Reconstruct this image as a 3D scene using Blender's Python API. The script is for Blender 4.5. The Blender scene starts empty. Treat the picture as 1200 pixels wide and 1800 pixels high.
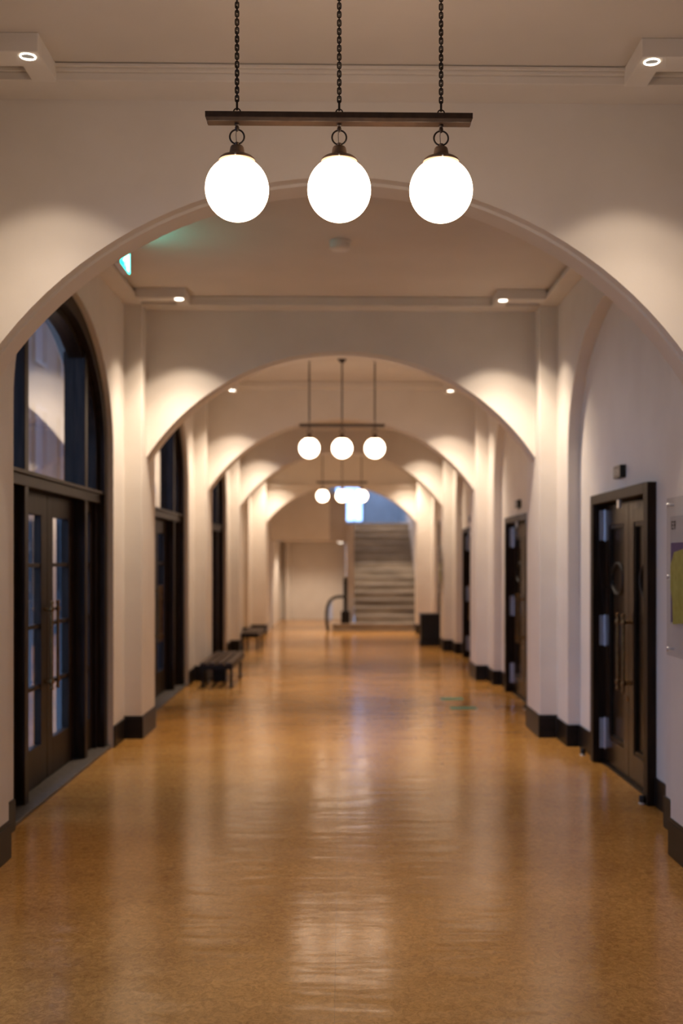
import bpy, bmesh, math, random
from mathutils import Vector, Matrix
random.seed(4)
S = bpy.context.scene
C = S.collection
PI = math.pi
U = 0.003478          # metres per layout unit (eye height 1.6 m = 460 units)
EYE = 1.6
def X(x): return x * U
def Y(d): return d * 2000 * U
def Z(h): return EYE + h * U

# ------------------------------------------------------------------ camera
YAW = math.radians(1.1)
cam = bpy.data.cameras.new('camera')
cam.sensor_fit = 'AUTO'; cam.sensor_width = 36; cam.lens = 40
cam.shift_y = 84 / 1800
cam.shift_x = -math.tan(YAW) * 40 / 36
cam.clip_start = 0.05; cam.clip_end = 400
cam.dof.use_dof = True
cam.dof.focus_distance = 4.24
cam.dof.aperture_fstop = 1.8
camo = bpy.data.objects.new('camera', cam); C.objects.link(camo)
camo.location = (0, 0, EYE); camo.rotation_euler = (PI / 2, 0, -YAW)
S.camera = camo

# ------------------------------------------------------------------ light, exposure
S.view_settings.view_transform = 'Standard'
S.view_settings.look = 'None'
S.view_settings.gamma = 1
S.view_settings.use_curve_mapping = False
S.view_settings.exposure = 0.08
W = bpy.data.worlds.new('dusk_sky'); S.world = W; W.use_nodes = True
bg = W.node_tree.nodes['Background']
bg.inputs['Color'].default_value = (0.42, 0.62, 1.0, 1); bg.inputs['Strength'].default_value = 4.0
GLOBE_L = 11.0         # radiance of the globe glass
SPOT_W = 30.0
BEAM_W = 260.0
GLOBE_COL = (1.0, 0.72, 0.50)
SPOT_COL = (1.0, 0.80, 0.62)

# ------------------------------------------------------------------ materials
def mat(name, col, rough=0.5, metal=0.0, emit=None, estr=0.0, spec=0.5, coat=0.0):
    m = bpy.data.materials.new(name); m.use_nodes = True
    p = m.node_tree.nodes['Principled BSDF']
    p.inputs['Base Color'].default_value = (*col, 1)
    p.inputs['Roughness'].default_value = rough
    p.inputs['Metallic'].default_value = metal
    p.inputs['Specular IOR Level'].default_value = spec
    p.inputs['Coat Weight'].default_value = coat
    if emit:
        p.inputs['Emission Color'].default_value = (*emit, 1); p.inputs['Emission Strength'].default_value = estr
    return m
def noisy(name, c1, c2, scale=8, rough=0.5, bump=0.02, detail=6, stretch=(1, 1, 1), spec=0.5, metal=0, bscale=None, lo=0.35, hi=0.65):
    m = mat(name, c1, rough, metal, spec=spec); nt = m.node_tree; n = nt.nodes; l = nt.links
    p = n['Principled BSDF']
    tc = n.new('ShaderNodeTexCoord'); mp = n.new('ShaderNodeMapping'); mp.inputs['Scale'].default_value = stretch
    l.new(tc.outputs['Object'], mp.inputs['Vector'])
    no = n.new('ShaderNodeTexNoise'); no.inputs['Scale'].default_value = scale; no.inputs['Detail'].default_value = detail
    l.new(mp.outputs[0], no.inputs['Vector'])
    cr = n.new('ShaderNodeValToRGB'); cr.color_ramp.elements[0].position = lo; cr.color_ramp.elements[1].position = hi
    cr.color_ramp.elements[0].color = (*c1, 1); cr.color_ramp.elements[1].color = (*c2, 1)
    l.new(no.outputs['Fac'], cr.inputs['Fac']); l.new(cr.outputs['Color'], p.inputs['Base Color'])
    if bump:
        n2 = n.new('ShaderNodeTexNoise'); n2.inputs['Scale'].default_value = bscale or scale * 3; n2.inputs['Detail'].default_value = 4
        l.new(mp.outputs[0], n2.inputs['Vector'])
        b = n.new('ShaderNodeBump'); b.inputs['Strength'].default_value = bump; b.inputs['Distance'].default_value = 0.01
        l.new(n2.outputs['Fac'], b.inputs['Height']); l.new(b.outputs['Normal'], p.inputs['Normal'])
    return m
def linoleum():
    m = mat('linoleum', (0.4, 0.2, 0.08), 0.22); nt = m.node_tree; n = nt.nodes; l = nt.links
    p = n['Principled BSDF']; tc = n.new('ShaderNodeTexCoord')
    def noise(scale, detail, stretch=(1, 1, 1), rough=0.5, dist=0.0):
        mp = n.new('ShaderNodeMapping'); mp.inputs['Scale'].default_value = stretch; l.new(tc.outputs['Object'], mp.inputs['Vector'])
        t = n.new('ShaderNodeTexNoise'); t.inputs['Scale'].default_value = scale; t.inputs['Detail'].default_value = detail
        t.inputs['Roughness'].default_value = rough; t.inputs['Distortion'].default_value = dist
        l.new(mp.outputs[0], t.inputs['Vector']); return t.outputs['Fac']
    def ramp(f, a, b, c1, c2):
        r = n.new('ShaderNodeValToRGB'); r.color_ramp.elements[0].position = a; r.color_ramp.elements[1].position = b
        r.color_ramp.elements[0].color = (*c1, 1); r.color_ramp.elements[1].color = (*c2, 1)
        l.new(f, r.inputs['Fac']); return r.outputs['Color']
    def mix(fac, a, b, mode='MIX'):
        x = n.new('ShaderNodeMix'); x.data_type = 'RGBA'; x.blend_type = mode
        if isinstance(fac, float): x.inputs['Factor'].default_value = fac
        else: l.new(fac, x.inputs['Factor'])
        l.new(a, x.inputs['A']); l.new(b, x.inputs['B']); return x.outputs['Result']
    base = ramp(noise(1.6, 5), 0.3, 0.7, (0.47, 0.232, 0.056), (0.61, 0.318, 0.088))
    mott = ramp(noise(34, 6, (1, 0.8, 1), 0.65, 1.2), 0.36, 0.64, (0.60, 0.55, 0.48), (1.18, 1.18, 1.18))
    fib = ramp(noise(105, 4, (0.6, 1.2, 1), 0.62, 3.0), 0.32, 0.42, (0.42, 0.37, 0.32), (1, 1, 1))
    c = mix(0.7, base, mott, 'MULTIPLY'); c = mix(0.85, c, fib, 'MULTIPLY')
    l.new(c, p.inputs['Base Color'])
    rr = n.new('ShaderNodeMapRange'); rr.inputs['To Min'].default_value = 0.12; rr.inputs['To Max'].default_value = 0.23
    l.new(noise(3, 5), rr.inputs['Value']); l.new(rr.outputs[0], p.inputs['Roughness'])
    b = n.new('ShaderNodeBump'); b.inputs['Strength'].default_value = 0.42; b.inputs['Distance'].default_value = 0.012
    l.new(noise(3.2, 2.5, (0.7, 1.8, 1)), b.inputs['Height'])
    b2 = n.new('ShaderNodeBump'); b2.inputs['Strength'].default_value = 0.06; b2.inputs['Distance'].default_value = 0.003
    l.new(noise(60, 3), b2.inputs['Height']); l.new(b.outputs[0], b2.inputs['Normal'])
    l.new(b2.outputs[0], p.inputs['Normal'])
    p.inputs['Specular IOR Level'].default_value = 0.36
    return m
def glass_mat(name, tint=(0.9, 0.95, 1.0), gloss=1.0):
    m = bpy.data.materials.new(name); m.use_nodes = True; nt = m.node_tree; n = nt.nodes; l = nt.links
    n.remove(n['Principled BSDF']); out = n['Material Output']
    t = n.new('ShaderNodeBsdfTransparent'); t.inputs['Color'].default_value = (*tint, 1)
    g = n.new('ShaderNodeBsdfGlossy'); g.inputs['Roughness'].default_value = 0.02
    f = n.new('ShaderNodeFresnel'); f.inputs['IOR'].default_value = 1.52
    mu = n.new('ShaderNodeMath'); mu.operation = 'MULTIPLY'; mu.use_clamp = True; mu.inputs[1].default_value = gloss
    ge = n.new('ShaderNodeNewGeometry'); iv = n.new('ShaderNodeMath'); iv.operation = 'SUBTRACT'; iv.inputs[0].default_value = 1.0
    l.new(ge.outputs['Backfacing'], iv.inputs[1])
    fm = n.new('ShaderNodeMath'); fm.operation = 'MULTIPLY'; l.new(f.outputs[0], fm.inputs[0]); l.new(iv.outputs[0], fm.inputs[1])   # only the entry face mirrors
    l.new(fm.outputs[0], mu.inputs[0])
    mx = n.new('ShaderNodeMixShader'); l.new(mu.outputs[0], mx.inputs[0]); l.new(t.outputs[0], mx.inputs[1]); l.new(g.outputs[0], mx.inputs[2])
    l.new(mx.outputs[0], out.inputs['Surface']); return m

M = {}
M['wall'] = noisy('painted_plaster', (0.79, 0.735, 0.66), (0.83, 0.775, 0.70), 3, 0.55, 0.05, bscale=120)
M['ceil'] = noisy('ceiling_paint', (0.74, 0.68, 0.60), (0.78, 0.715, 0.635), 2, 0.7, 0.03, bscale=90)
M['floor'] = linoleum()
M['wood'] = noisy('dark_stained_wood', (0.013, 0.008, 0.0055), (0.028, 0.017, 0.011), 6, 0.42, 0.05, stretch=(6, 6, 0.6), spec=0.14)
M['woodpanel'] = noisy('dark_glossy_panel', (0.020, 0.012, 0.007), (0.036, 0.022, 0.013), 5, 0.26, 0.03, stretch=(6, 6, 0.5), spec=0.2)
M['base'] = noisy('black_baseboard', (0.011, 0.009, 0.008), (0.019, 0.015, 0.013), 10, 0.38, 0.02, spec=0.2)
M['bronze'] = noisy('bronze_brown_metal', (0.030, 0.016, 0.010), (0.046, 0.026, 0.016), 40, 0.42, 0.02, metal=0.0)
M['holder'] = noisy('patinated_brass', (0.13, 0.085, 0.055), (0.17, 0.11, 0.07), 30, 0.40, 0.02, metal=0.35)
M['chain'] = mat('blackened_iron', (0.018, 0.012, 0.009), 0.45, 0.3)
M['globe'] = mat('opal_glass_lit', (0.9, 0.9, 0.9), 0.3, emit=GLOBE_COL, estr=GLOBE_L)
def opal():
    # opal glass globe: the lamp shines evenly through milk glass
    m = M['globe']; return m
opal()
M['white'] = noisy('white_enamel', (0.82, 0.77, 0.70), (0.86, 0.81, 0.74), 5, 0.45, 0.0)
M['lens'] = mat('downlight_lens', (0.12, 0.11, 0.10), 0.1, emit=(1, 0.86, 0.70), estr=0.16)
M['ring'] = mat('downlight_lit_ring', (0.9, 0.9, 0.9), 0.3, emit=(1, 0.88, 0.72), estr=9.0)
M['brass'] = noisy('aged_brass', (0.20, 0.11, 0.04), (0.29, 0.165, 0.065), 30, 0.32, 0.02, metal=1.0)
M['steel'] = noisy('brushed_steel', (0.62, 0.64, 0.68), (0.72, 0.74, 0.78), 60, 0.3, 0.0, metal=0.85, stretch=(1, 1, 12))
M['glass'] = glass_mat('window_glass', (0.86, 0.92, 1.0), 2.2)
M['acrylic'] = glass_mat('clear_acrylic', (0.98, 0.98, 0.98), 0.8)
M['stone'] = noisy('grey_threshold_stone', (0.075, 0.063, 0.052), (0.12, 0.103, 0.086), 30, 0.5, 0.05)
M['marble'] = noisy('worn_marble', (0.20, 0.165, 0.13), (0.36, 0.30, 0.24), 3.0, 0.45, 0.05, stretch=(0.5, 1, 2.5))
M['tread'] = noisy('worn_marble_tread', (0.26, 0.22, 0.175), (0.40, 0.345, 0.28), 4.0, 0.4, 0.05, stretch=(0.5, 1, 1))
M['black'] = noisy('black_lacquer', (0.008, 0.007, 0.006), (0.013, 0.011, 0.010), 20, 0.38, 0.02, spec=0.25)
M['bench'] = noisy('walnut_slat', (0.030, 0.018, 0.012), (0.060, 0.036, 0.024), 8, 0.42, 0.05, stretch=(8, 1, 8), spec=0.3)
M['sign'] = mat('lit_exit_sign', (0.02, 0.4, 0.3), 0.3, emit=(0.0, 0.80, 0.62), estr=11.0)
M['signw'] = mat('lit_exit_pictogram', (0.9, 0.95, 0.9), 0.3, emit=(0.55, 1.0, 0.95), estr=4.0)
M['tape'] = noisy('green_tape', (0.03, 0.22, 0.13), (0.04, 0.28, 0.17), 30, 0.5, 0.0)
M['plate'] = noisy('grey_plaque', (0.10, 0.09, 0.085), (0.14, 0.125, 0.12), 20, 0.4, 0.0)
M['platew'] = mat('plaque_mark', (0.55, 0.52, 0.48), 0.5)
M['paper'] = noisy('printed_sheet', (0.62, 0.58, 0.54), (0.66, 0.62, 0.58), 4, 0.6, 0.0)
M['purple'] = mat('purple_print', (0.13, 0.08, 0.20), 0.6)
M['yellow'] = noisy('yellow_green_print', (0.36, 0.34, 0.06), (0.46, 0.43, 0.10), 20, 0.6, 0.0)
M['ink'] = mat('grey_ink', (0.10, 0.095, 0.09), 0.6)
M['facade'] = noisy('dark_facade', (0.008, 0.007, 0.006), (0.014, 0.012, 0.010), 1.5, 0.7, 0.1)
M['facade_pale'] = noisy('pale_facade', (0.25, 0.235, 0.22), (0.33, 0.31, 0.29), 1.2, 0.7, 0.1)
M['pave'] = noisy('street_paving', (0.06, 0.058, 0.055), (0.10, 0.095, 0.09), 4, 0.6, 0.1)
M['darkpane'] = mat('dark_street_pane', (0.03, 0.035, 0.045), 0.55, spec=0.15)
M['rubber'] = mat('black_rubber', (0.012, 0.012, 0.012), 0.6)
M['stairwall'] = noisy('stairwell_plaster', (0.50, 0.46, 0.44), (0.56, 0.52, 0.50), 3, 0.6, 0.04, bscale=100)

# ------------------------------------------------------------------ mesh helpers
class MB:
    def __init__(s): s.v = []; s.f = []
    def add(s, vs, fs):
        o = len(s.v); s.v += [tuple(p) for p in vs]; s.f += [tuple(i + o for i in f) for f in fs]; return s
    def box(s, x0, x1, y0, y1, z0, z1):
        x0, x1 = sorted((x0, x1)); y0, y1 = sorted((y0, y1)); z0, z1 = sorted((z0, z1))
        return s.add([(x0, y0, z0), (x1, y0, z0), (x1, y1, z0), (x0, y1, z0), (x0, y0, z1), (x1, y0, z1), (x1, y1, z1), (x0, y1, z1)],
                     [(0, 3, 2, 1), (4, 5, 6, 7), (0, 1, 5, 4), (1, 2, 6, 5), (2, 3, 7, 6), (3, 0, 4, 7)])
    def tube(s, pts, r, n=8, closed=False, caps=True):
        pts = [Vector(p) for p in pts]; N = len(pts); rings = []
        up = None
        for i in range(N):
            if closed: t = pts[(i + 1) % N] - pts[i - 1]
            else: t = pts[min(i + 1, N - 1)] - pts[max(i - 1, 0)]
            t.normalize()
            if up is None:
                a = Vector((0, 0, 1)) if abs(t.z) < 0.9 else Vector((1, 0, 0))
                up = (a - t * a.dot(t)).normalized()
            else: up = (up - t * up.dot(t)).normalized()
            b = t.cross(up); rr = r[i] if isinstance(r, (list, tuple)) else r
            rings.append([pts[i] + (up * math.cos(2 * PI * k / n) + b * math.sin(2 * PI * k / n)) * rr for k in range(n)])
        vs = [p for q in rings for p in q]; fs = []
        for i in range(N if closed else N - 1):
            j = (i + 1) % N
            for k in range(n):
                fs.append((i * n + k, i * n + (k + 1) % n, j * n + (k + 1) % n, j * n + k))
        if not closed and caps: fs += [tuple(range(n))[::-1], tuple((N - 1) * n + k for k in range(n))]
        return s.add(vs, fs)
    def lathe(s, prof, c=(0, 0, 0), n=32, axis='z'):
        vs = []; fs = []
        for (r, h) in prof:
            for k in range(n):
                a = 2 * PI * k / n; p = (r * math.cos(a), r * math.sin(a), h)
                if axis == 'x': p = (p[2], p[0], p[1])
                if axis == 'y': p = (p[0], p[2], p[1])
                vs.append((p[0] + c[0], p[1] + c[1], p[2] + c[2]))
        for i in range(len(prof) - 1):
            for k in range(n): fs.append((i * n + k, i * n + (k + 1) % n, (i + 1) * n + (k + 1) % n, (i + 1) * n + k))
        if prof[0][0] > 1e-6: fs.append(tuple(range(n))[::-1])
        if prof[-1][0] > 1e-6: fs.append(tuple((len(prof) - 1) * n + k for k in range(n)))
        return s.add(vs, fs)
    def prism(s, poly, fn, d0, d1):
        """poly: list of (a,b); fn(a,b,d)->xyz; solid between d0 and d1"""
        n = len(poly); vs = [fn(a, b, d0) for a, b in poly] + [fn(a, b, d1) for a, b in poly]
        fs = [tuple(range(n)), tuple(range(2 * n - 1, n - 1, -1))] + [(i, (i + 1) % n, (i + 1) % n + n, i + n) for i in range(n)]
        return s.add(vs, fs)
    def band(s, o, i, fn, d0, d1):
        """solid band between two open polylines o and i of equal length"""
        n = len(o); vs = [fn(a, b, d) for d in (d0, d1) for q in (o, i) for a, b in q]
        O0, I0, O1, I1 = 0, n, 2 * n, 3 * n; fs = []
        for k in range(n - 1):
            fs += [(O0 + k, O0 + k + 1, I0 + k + 1, I0 + k), (O1 + k + 1, O1 + k, I1 + k, I1 + k + 1),
                   (O0 + k + 1, O0 + k, O1 + k, O1 + k + 1), (I0 + k, I0 + k + 1, I1 + k + 1, I1 + k)]
        fs += [(O0, I0, I1, O1), (I0 + n - 1, O0 + n - 1, O1 + n - 1, I1 + n - 1)]
        return s.add(vs, fs)
    def build(s, name, m, parent=None, smooth=False, bevel=0, seg=2, merge=True, loc=None):
        me = bpy.data.meshes.new(name)
        bm = bmesh.new(); vv = [bm.verts.new(p) for p in s.v]; bm.verts.ensure_lookup_table()
        for f in s.f:
            try: bm.faces.new([vv[i] for i in dict.fromkeys(f)])
            except Exception: pass
        if merge: bmesh.ops.remove_doubles(bm, verts=bm.verts, dist=1e-5)
        bmesh.ops.recalc_face_normals(bm, faces=bm.faces)
        if smooth:
            for f in bm.faces: f.smooth = True
            for e in bm.edges:
                if len(e.link_faces) == 2 and e.calc_face_angle(0) > 0.7: e.smooth = False
        bm.to_mesh(me); bm.free()
        me.materials.append(m)
        o = bpy.data.objects.new(name, me); C.objects.link(o)
        if parent: o.parent = parent
        if loc: o.location = loc
        if bevel:
            b = o.modifiers.new('bevel', 'BEVEL'); b.width = bevel; b.segments = seg; b.limit_method = 'ANGLE'; b.angle_limit = 0.6
        return o
def empty(name, loc=(0, 0, 0), rz=0):
    o = bpy.data.objects.new(name, None); o.empty_display_size = 0.1; C.objects.link(o); o.location = loc; o.rotation_euler = (0, 0, rz); return o
def tag(o, label=None, cat=None, group=None, kind=None):
    if label: o['label'] = label
    if cat: o['category'] = cat
    if group: o['group'] = group
    if kind: o['kind'] = kind
    return o
def copy_tree(o, parent=None):
    c = o.copy(); C.objects.link(c); c.parent = parent
    for ch in list(o.children): copy_tree(ch, c)
    return c

def arc(c, half, spring, rise, kind='circle', n=40):
    pts = []
    if kind == 'ellipse':
        for i in range(n + 1):
            a = PI - PI * i / n; pts.append((c + half * math.cos(a), spring + rise * math.sin(a)))
    else:
        R = (half * half + rise * rise) / (2 * rise); h0 = R - rise; a0 = math.asin(half / R)
        for i in range(n + 1):
            a = -a0 + 2 * a0 * i / n; pts.append((c + R * math.sin(a), spring - h0 + R * math.cos(a)))
    return pts
def arch_wall(mb, fn, s0, s1, zb, zt, curve, d0, d1):
    """solid wall s0..s1 x zb..zt between depths d0,d1 with an opening under curve (list of points left to right)"""
    a, b = curve[0][0], curve[-1][0]
    for (p, q) in ((s0, a), (b, s1)):
        if q - p > 1e-6: mb.prism([(p, zb), (q, zb), (q, zt), (p, zt)], fn, d0, d1)
    top = [(x, zt) for x, z in curve]
    mb.band(top, curve, fn, d0, d1)
    leg = [(a, zb), (a, curve[0][1])]
    return mb

# ------------------------------------------------------------------ layout
A = [0.814 + 0.687 * k for k in range(-2, 4)]          # front planes of the arch walls, A[1] is behind the lens
A.append(3.555)                                         # last arch before the stair hall
A[2:6] = [0.814, 1.500, 2.192, 2.880]
HX, SX, RX = 513, 558, 588                              # pier inner face, side wall, recess wall (half widths)
CEIL, CORN = 677, 655
SPR, RISE = 261, 282
def fnX(a, b, d): return (X(a), Y(d), Z(b))             # transverse walls: a across, b height, d depth
TH = 0.035
FARY = 3.60

# ---- floor
floor = MB().box(X(-700), X(700), Y(A[0]) - 0.4, Y(4.6), -0.30, -0.006).build('floor', M['stone'])
tag(floor, 'glossy tan mottled linoleum floor running the length of the arcade', 'floor', kind='structure')
SEAM = X(-7)
for (a, b) in ((X(-700), SEAM - 0.0003), (SEAM + 0.0003, X(700))):
    MB().box(a, b, Y(A[0]) - 0.4, Y(4.6), -0.006, 0).build('linoleum_sheet', M['floor'], floor)
# ---- ceiling
cl = MB().box(X(-700), X(700), Y(A[0]) - 0.4, Y(FARY), Z(CEIL), Z(CEIL) + 0.25).build('ceiling', M['ceil'])
tag(cl, 'flat off white ceiling above the row of arches', 'ceiling', kind='structure')

# ---- transverse arch walls with piers and cornices
ORD = ['behind the camera', 'just ahead of the camera', 'nearest and largest of the arches in view', 'second arch, with entrance doors before it on the left',
       'third arch, beyond the middle globe lamp bar', 'fourth arch along the hall', 'last arch, framing the staircase']
for k, d in enumerate(A):
    last = k == 6
    half, spr, rise = (470, 227, 235) if last else (HX, SPR, RISE)
    mb = MB(); reb = 0.010
    cv0 = arc(0, half + 4.5, spr, rise + 4.5); cv1 = arc(0, half, spr, rise)
    arch_wall(mb, fnX, -640, 640, -460, CEIL, cv0, d, d + reb)
    arch_wall(mb, fnX, -640, 640, -460, CEIL, cv1, d + reb, d + TH)
    w = mb.build('wall_arch', M['wall'], smooth=True, merge=False)
    tag(w, 'cream plaster arch wall, ' + ORD[k], 'arch wall', kind='structure')
    f0, f1 = d - 0.033, d + TH + 0.033
    for sg in (-1, 1):
        inner = half - 0.8 if not last else 468
        pm = MB(); pm.box(sg * X(inner), sg * X(640), Y(f0), Y(f1), 0, Z(CEIL))
        pm.build('pier', M['wall'], w, bevel=0.006)
        bb = MB(); bb.box(sg * X(inner - 3), sg * X(SX + 3), Y(f0) - 0.012, Y(f1) + 0.012, 0, 0.185)
        bb.box(sg * X(inner - 1.8), sg * X(SX + 2), Y(f0) - 0.007, Y(f1) + 0.007, 0.185, 0.205)
        bb.build('pier_baseboard', M['base'], w, bevel=0.003)
        # small capital band under the cornice
    for (ya, yb, sg) in ((f0, d, -1), (d + TH, f1, 1)):
        if last and sg > 0: continue
        if last:
            h0, h1 = 452, 466
            cm = MB(); cm.box(X(-SX), X(SX), Y(d - 0.008), Y(d), Z(h0), Z(h1)); cm.box(X(-SX), X(SX), Y(d - 0.011), Y(d), Z(h1), Z(h1 + 4))
            cm.build('cornice', M['wall'], w, bevel=0.004)
        cm = MB()
        e0 = ya if sg < 0 else yb            # outer face
        i0 = yb if sg < 0 else ya
        st = 0.0022 * sg
        cm.box(X(-SX), X(SX), Y(e0), Y(i0), Z(CORN), Z(666))
        cm.box(X(-SX), X(SX), Y(e0 + st), Y(i0), Z(666), Z(671))
        cm.box(X(-SX), X(SX), Y(e0 + 2 * st), Y(i0), Z(671), Z(675.6))
        cm.build('cornice', M['wall'], w, bevel=0.003)

# ---- side walls, one recess per bay
OFF, HALF = 0.372, 0.212
SPR2, RISE2 = 270, 293
bays = []
for k in range(6):
    s0, s1 = A[k], A[k + 1]
    c = A[k] + OFF if k < 5 else A[k] + 0.36
    bays.append((s0, s1, c))
DOOR_H = 0.123; DOOR_TOP = 147
def side_fn(sg):
    return lambda s, h, d: (sg * X(d), Y(s), Z(h))
for sg, nm in ((-1, 'wall_left'), (1, 'wall_right')):
    mb = MB(); fn = side_fn(sg)
    for k, (s0, s1, c) in enumerate(bays):
        hf = HALF if k < 5 else 0.19
        cv = [(s, h) for s, h in arc(c, hf, SPR2, RISE2, 'ellipse')]
        depth = RX if sg > 0 or k in (0, 5) else 660
        arch_wall(mb, fn, s0, s1, -460, CEIL, cv, SX, depth)
        if sg > 0:
            if 2 <= k <= 5:
                top = DOOR_TOP if k < 5 else 232
                dc = c if k < 5 else A[5] + OFF - 0.012
                rect = [(dc - DOOR_H, top), (dc + DOOR_H, top)]
                arch_wall(mb, fn, s0, s1, -460, CEIL, rect, RX, 690)
            else: mb.prism([(s0, -460), (s1, -460), (s1, CEIL), (s0, CEIL)], fn, RX, 690)
        elif k in (0, 5):
            mb.prism([(s0, -460), (s1, -460), (s1, CEIL), (s0, CEIL)], fn, RX, 690)
    w = mb.build(nm, M['wall'], smooth=True, merge=False)
    tag(w, 'cream plaster side wall with arched recesses on the ' + ('left, holding the glazed entrances' if sg < 0 else 'right, holding the dark double doors'), 'wall', kind='structure')
    # cornice boxes along the side
    n = 0
    for k, (s0, s1, c) in enumerate(bays):
        a, b = s0 + TH + 0.033, s1 - 0.033
        cm = MB(); cm.box(sg * X(HX), sg * X(SX), Y(a), Y(b), Z(CORN), Z(666))
        cm.box(sg * X(HX + 4), sg * X(SX), Y(a), Y(b), Z(666), Z(671)); cm.box(sg * X(HX + 8), sg * X(SX), Y(a), Y(b), Z(671), Z(675.6))
        cm.build('cornice', M['wall'], w, bevel=0.003)
    # baseboards
    bm_ = MB(); t = 0.013
    def strip(xa, xb, ya, yb):
        bm_.box(sg * xa, sg * xb, ya, yb, 0, 0.185); 
    for k, (s0, s1, c) in enumerate(bays):
        hf = HALF if k < 5 else 0.19
        a, b = s0 + TH + 0.033, s1 - 0.033
        xw = X(SX)
        strip(xw - t, xw + 0.004, Y(a), Y(c - hf)); strip(xw - t, xw + 0.004, Y(c + hf), Y(b))
        if sg > 0 or k in (0, 5):
            strip(xw - t, X(RX), Y(c - hf) - 0.002, Y(c - hf) + t); strip(xw - t, X(RX), Y(c + hf) - t, Y(c + hf) + 0.002)
            if sg > 0 and k >= 2:
                dc = c if k < 5 else A[5] + OFF - 0.012
                strip(X(RX) - t, X(RX) + 0.002, Y(c - hf), Y(dc - DOOR_H) - 0.01); strip(X(RX) - t, X(RX) + 0.002, Y(dc + DOOR_H) + 0.01, Y(c + hf))
            else: strip(X(RX) - t, X(RX) + 0.002, Y(c - hf), Y(c + hf))
    bo = bm_.build('baseboard_left' if sg < 0 else 'baseboard_right', M['base'], bevel=0.003, merge=False)
    tag(bo, 'black baseboard along the ' + ('left' if sg < 0 else 'right') + ' side wall between the piers', 'baseboard', kind='structure')
# wall behind the camera
wb = MB(); arch_wall(wb, fnX, -640, 640, -460, CEIL, arc(0, 230, 60, 160, 'ellipse'), A[0] - 0.04, A[0] - 0.002)
wb = wb.build('wall_back', M['wall'], merge=False); tag(wb, 'plaster wall closing the hall behind the camera, with an added glazed arch', 'wall', kind='structure')
gb = empty('fill_window_3', (0, Y(A[0] - 0.02), 0)); tag(gb, 'added glazed arch behind the camera, for cool fill light', 'window', kind='structure')  # added unseen window, lets cool fill light into the hall
fb = MB(); fnb = lambda a, b, d: (X(a), d, Z(b))
fb.band([(-230, -460)] + arc(0, 230, 60, 160, 'ellipse') + [(230, -460)], [(-205, -430)] + arc(0, 205, 60, 135, 'ellipse') + [(205, -430)], fnb, -0.05, 0.05)
for x in (0,): fb.prism([(x - 10, -460), (x + 10, -460), (x + 10, 196), (x - 10, 196)], fnb, -0.05, 0.05)
fb.prism([(-206, 30), (206, 30), (206, 50), (-206, 50)], fnb, -0.05, 0.05)
fb.build('window_frame', M['wood'], gb)
MB().prism([(-207, -455)] + arc(0, 207, 60, 137, 'ellipse') + [(207, -455)], fnb, -0.003, 0.003).build('pane', M['glass'], gb)

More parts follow.
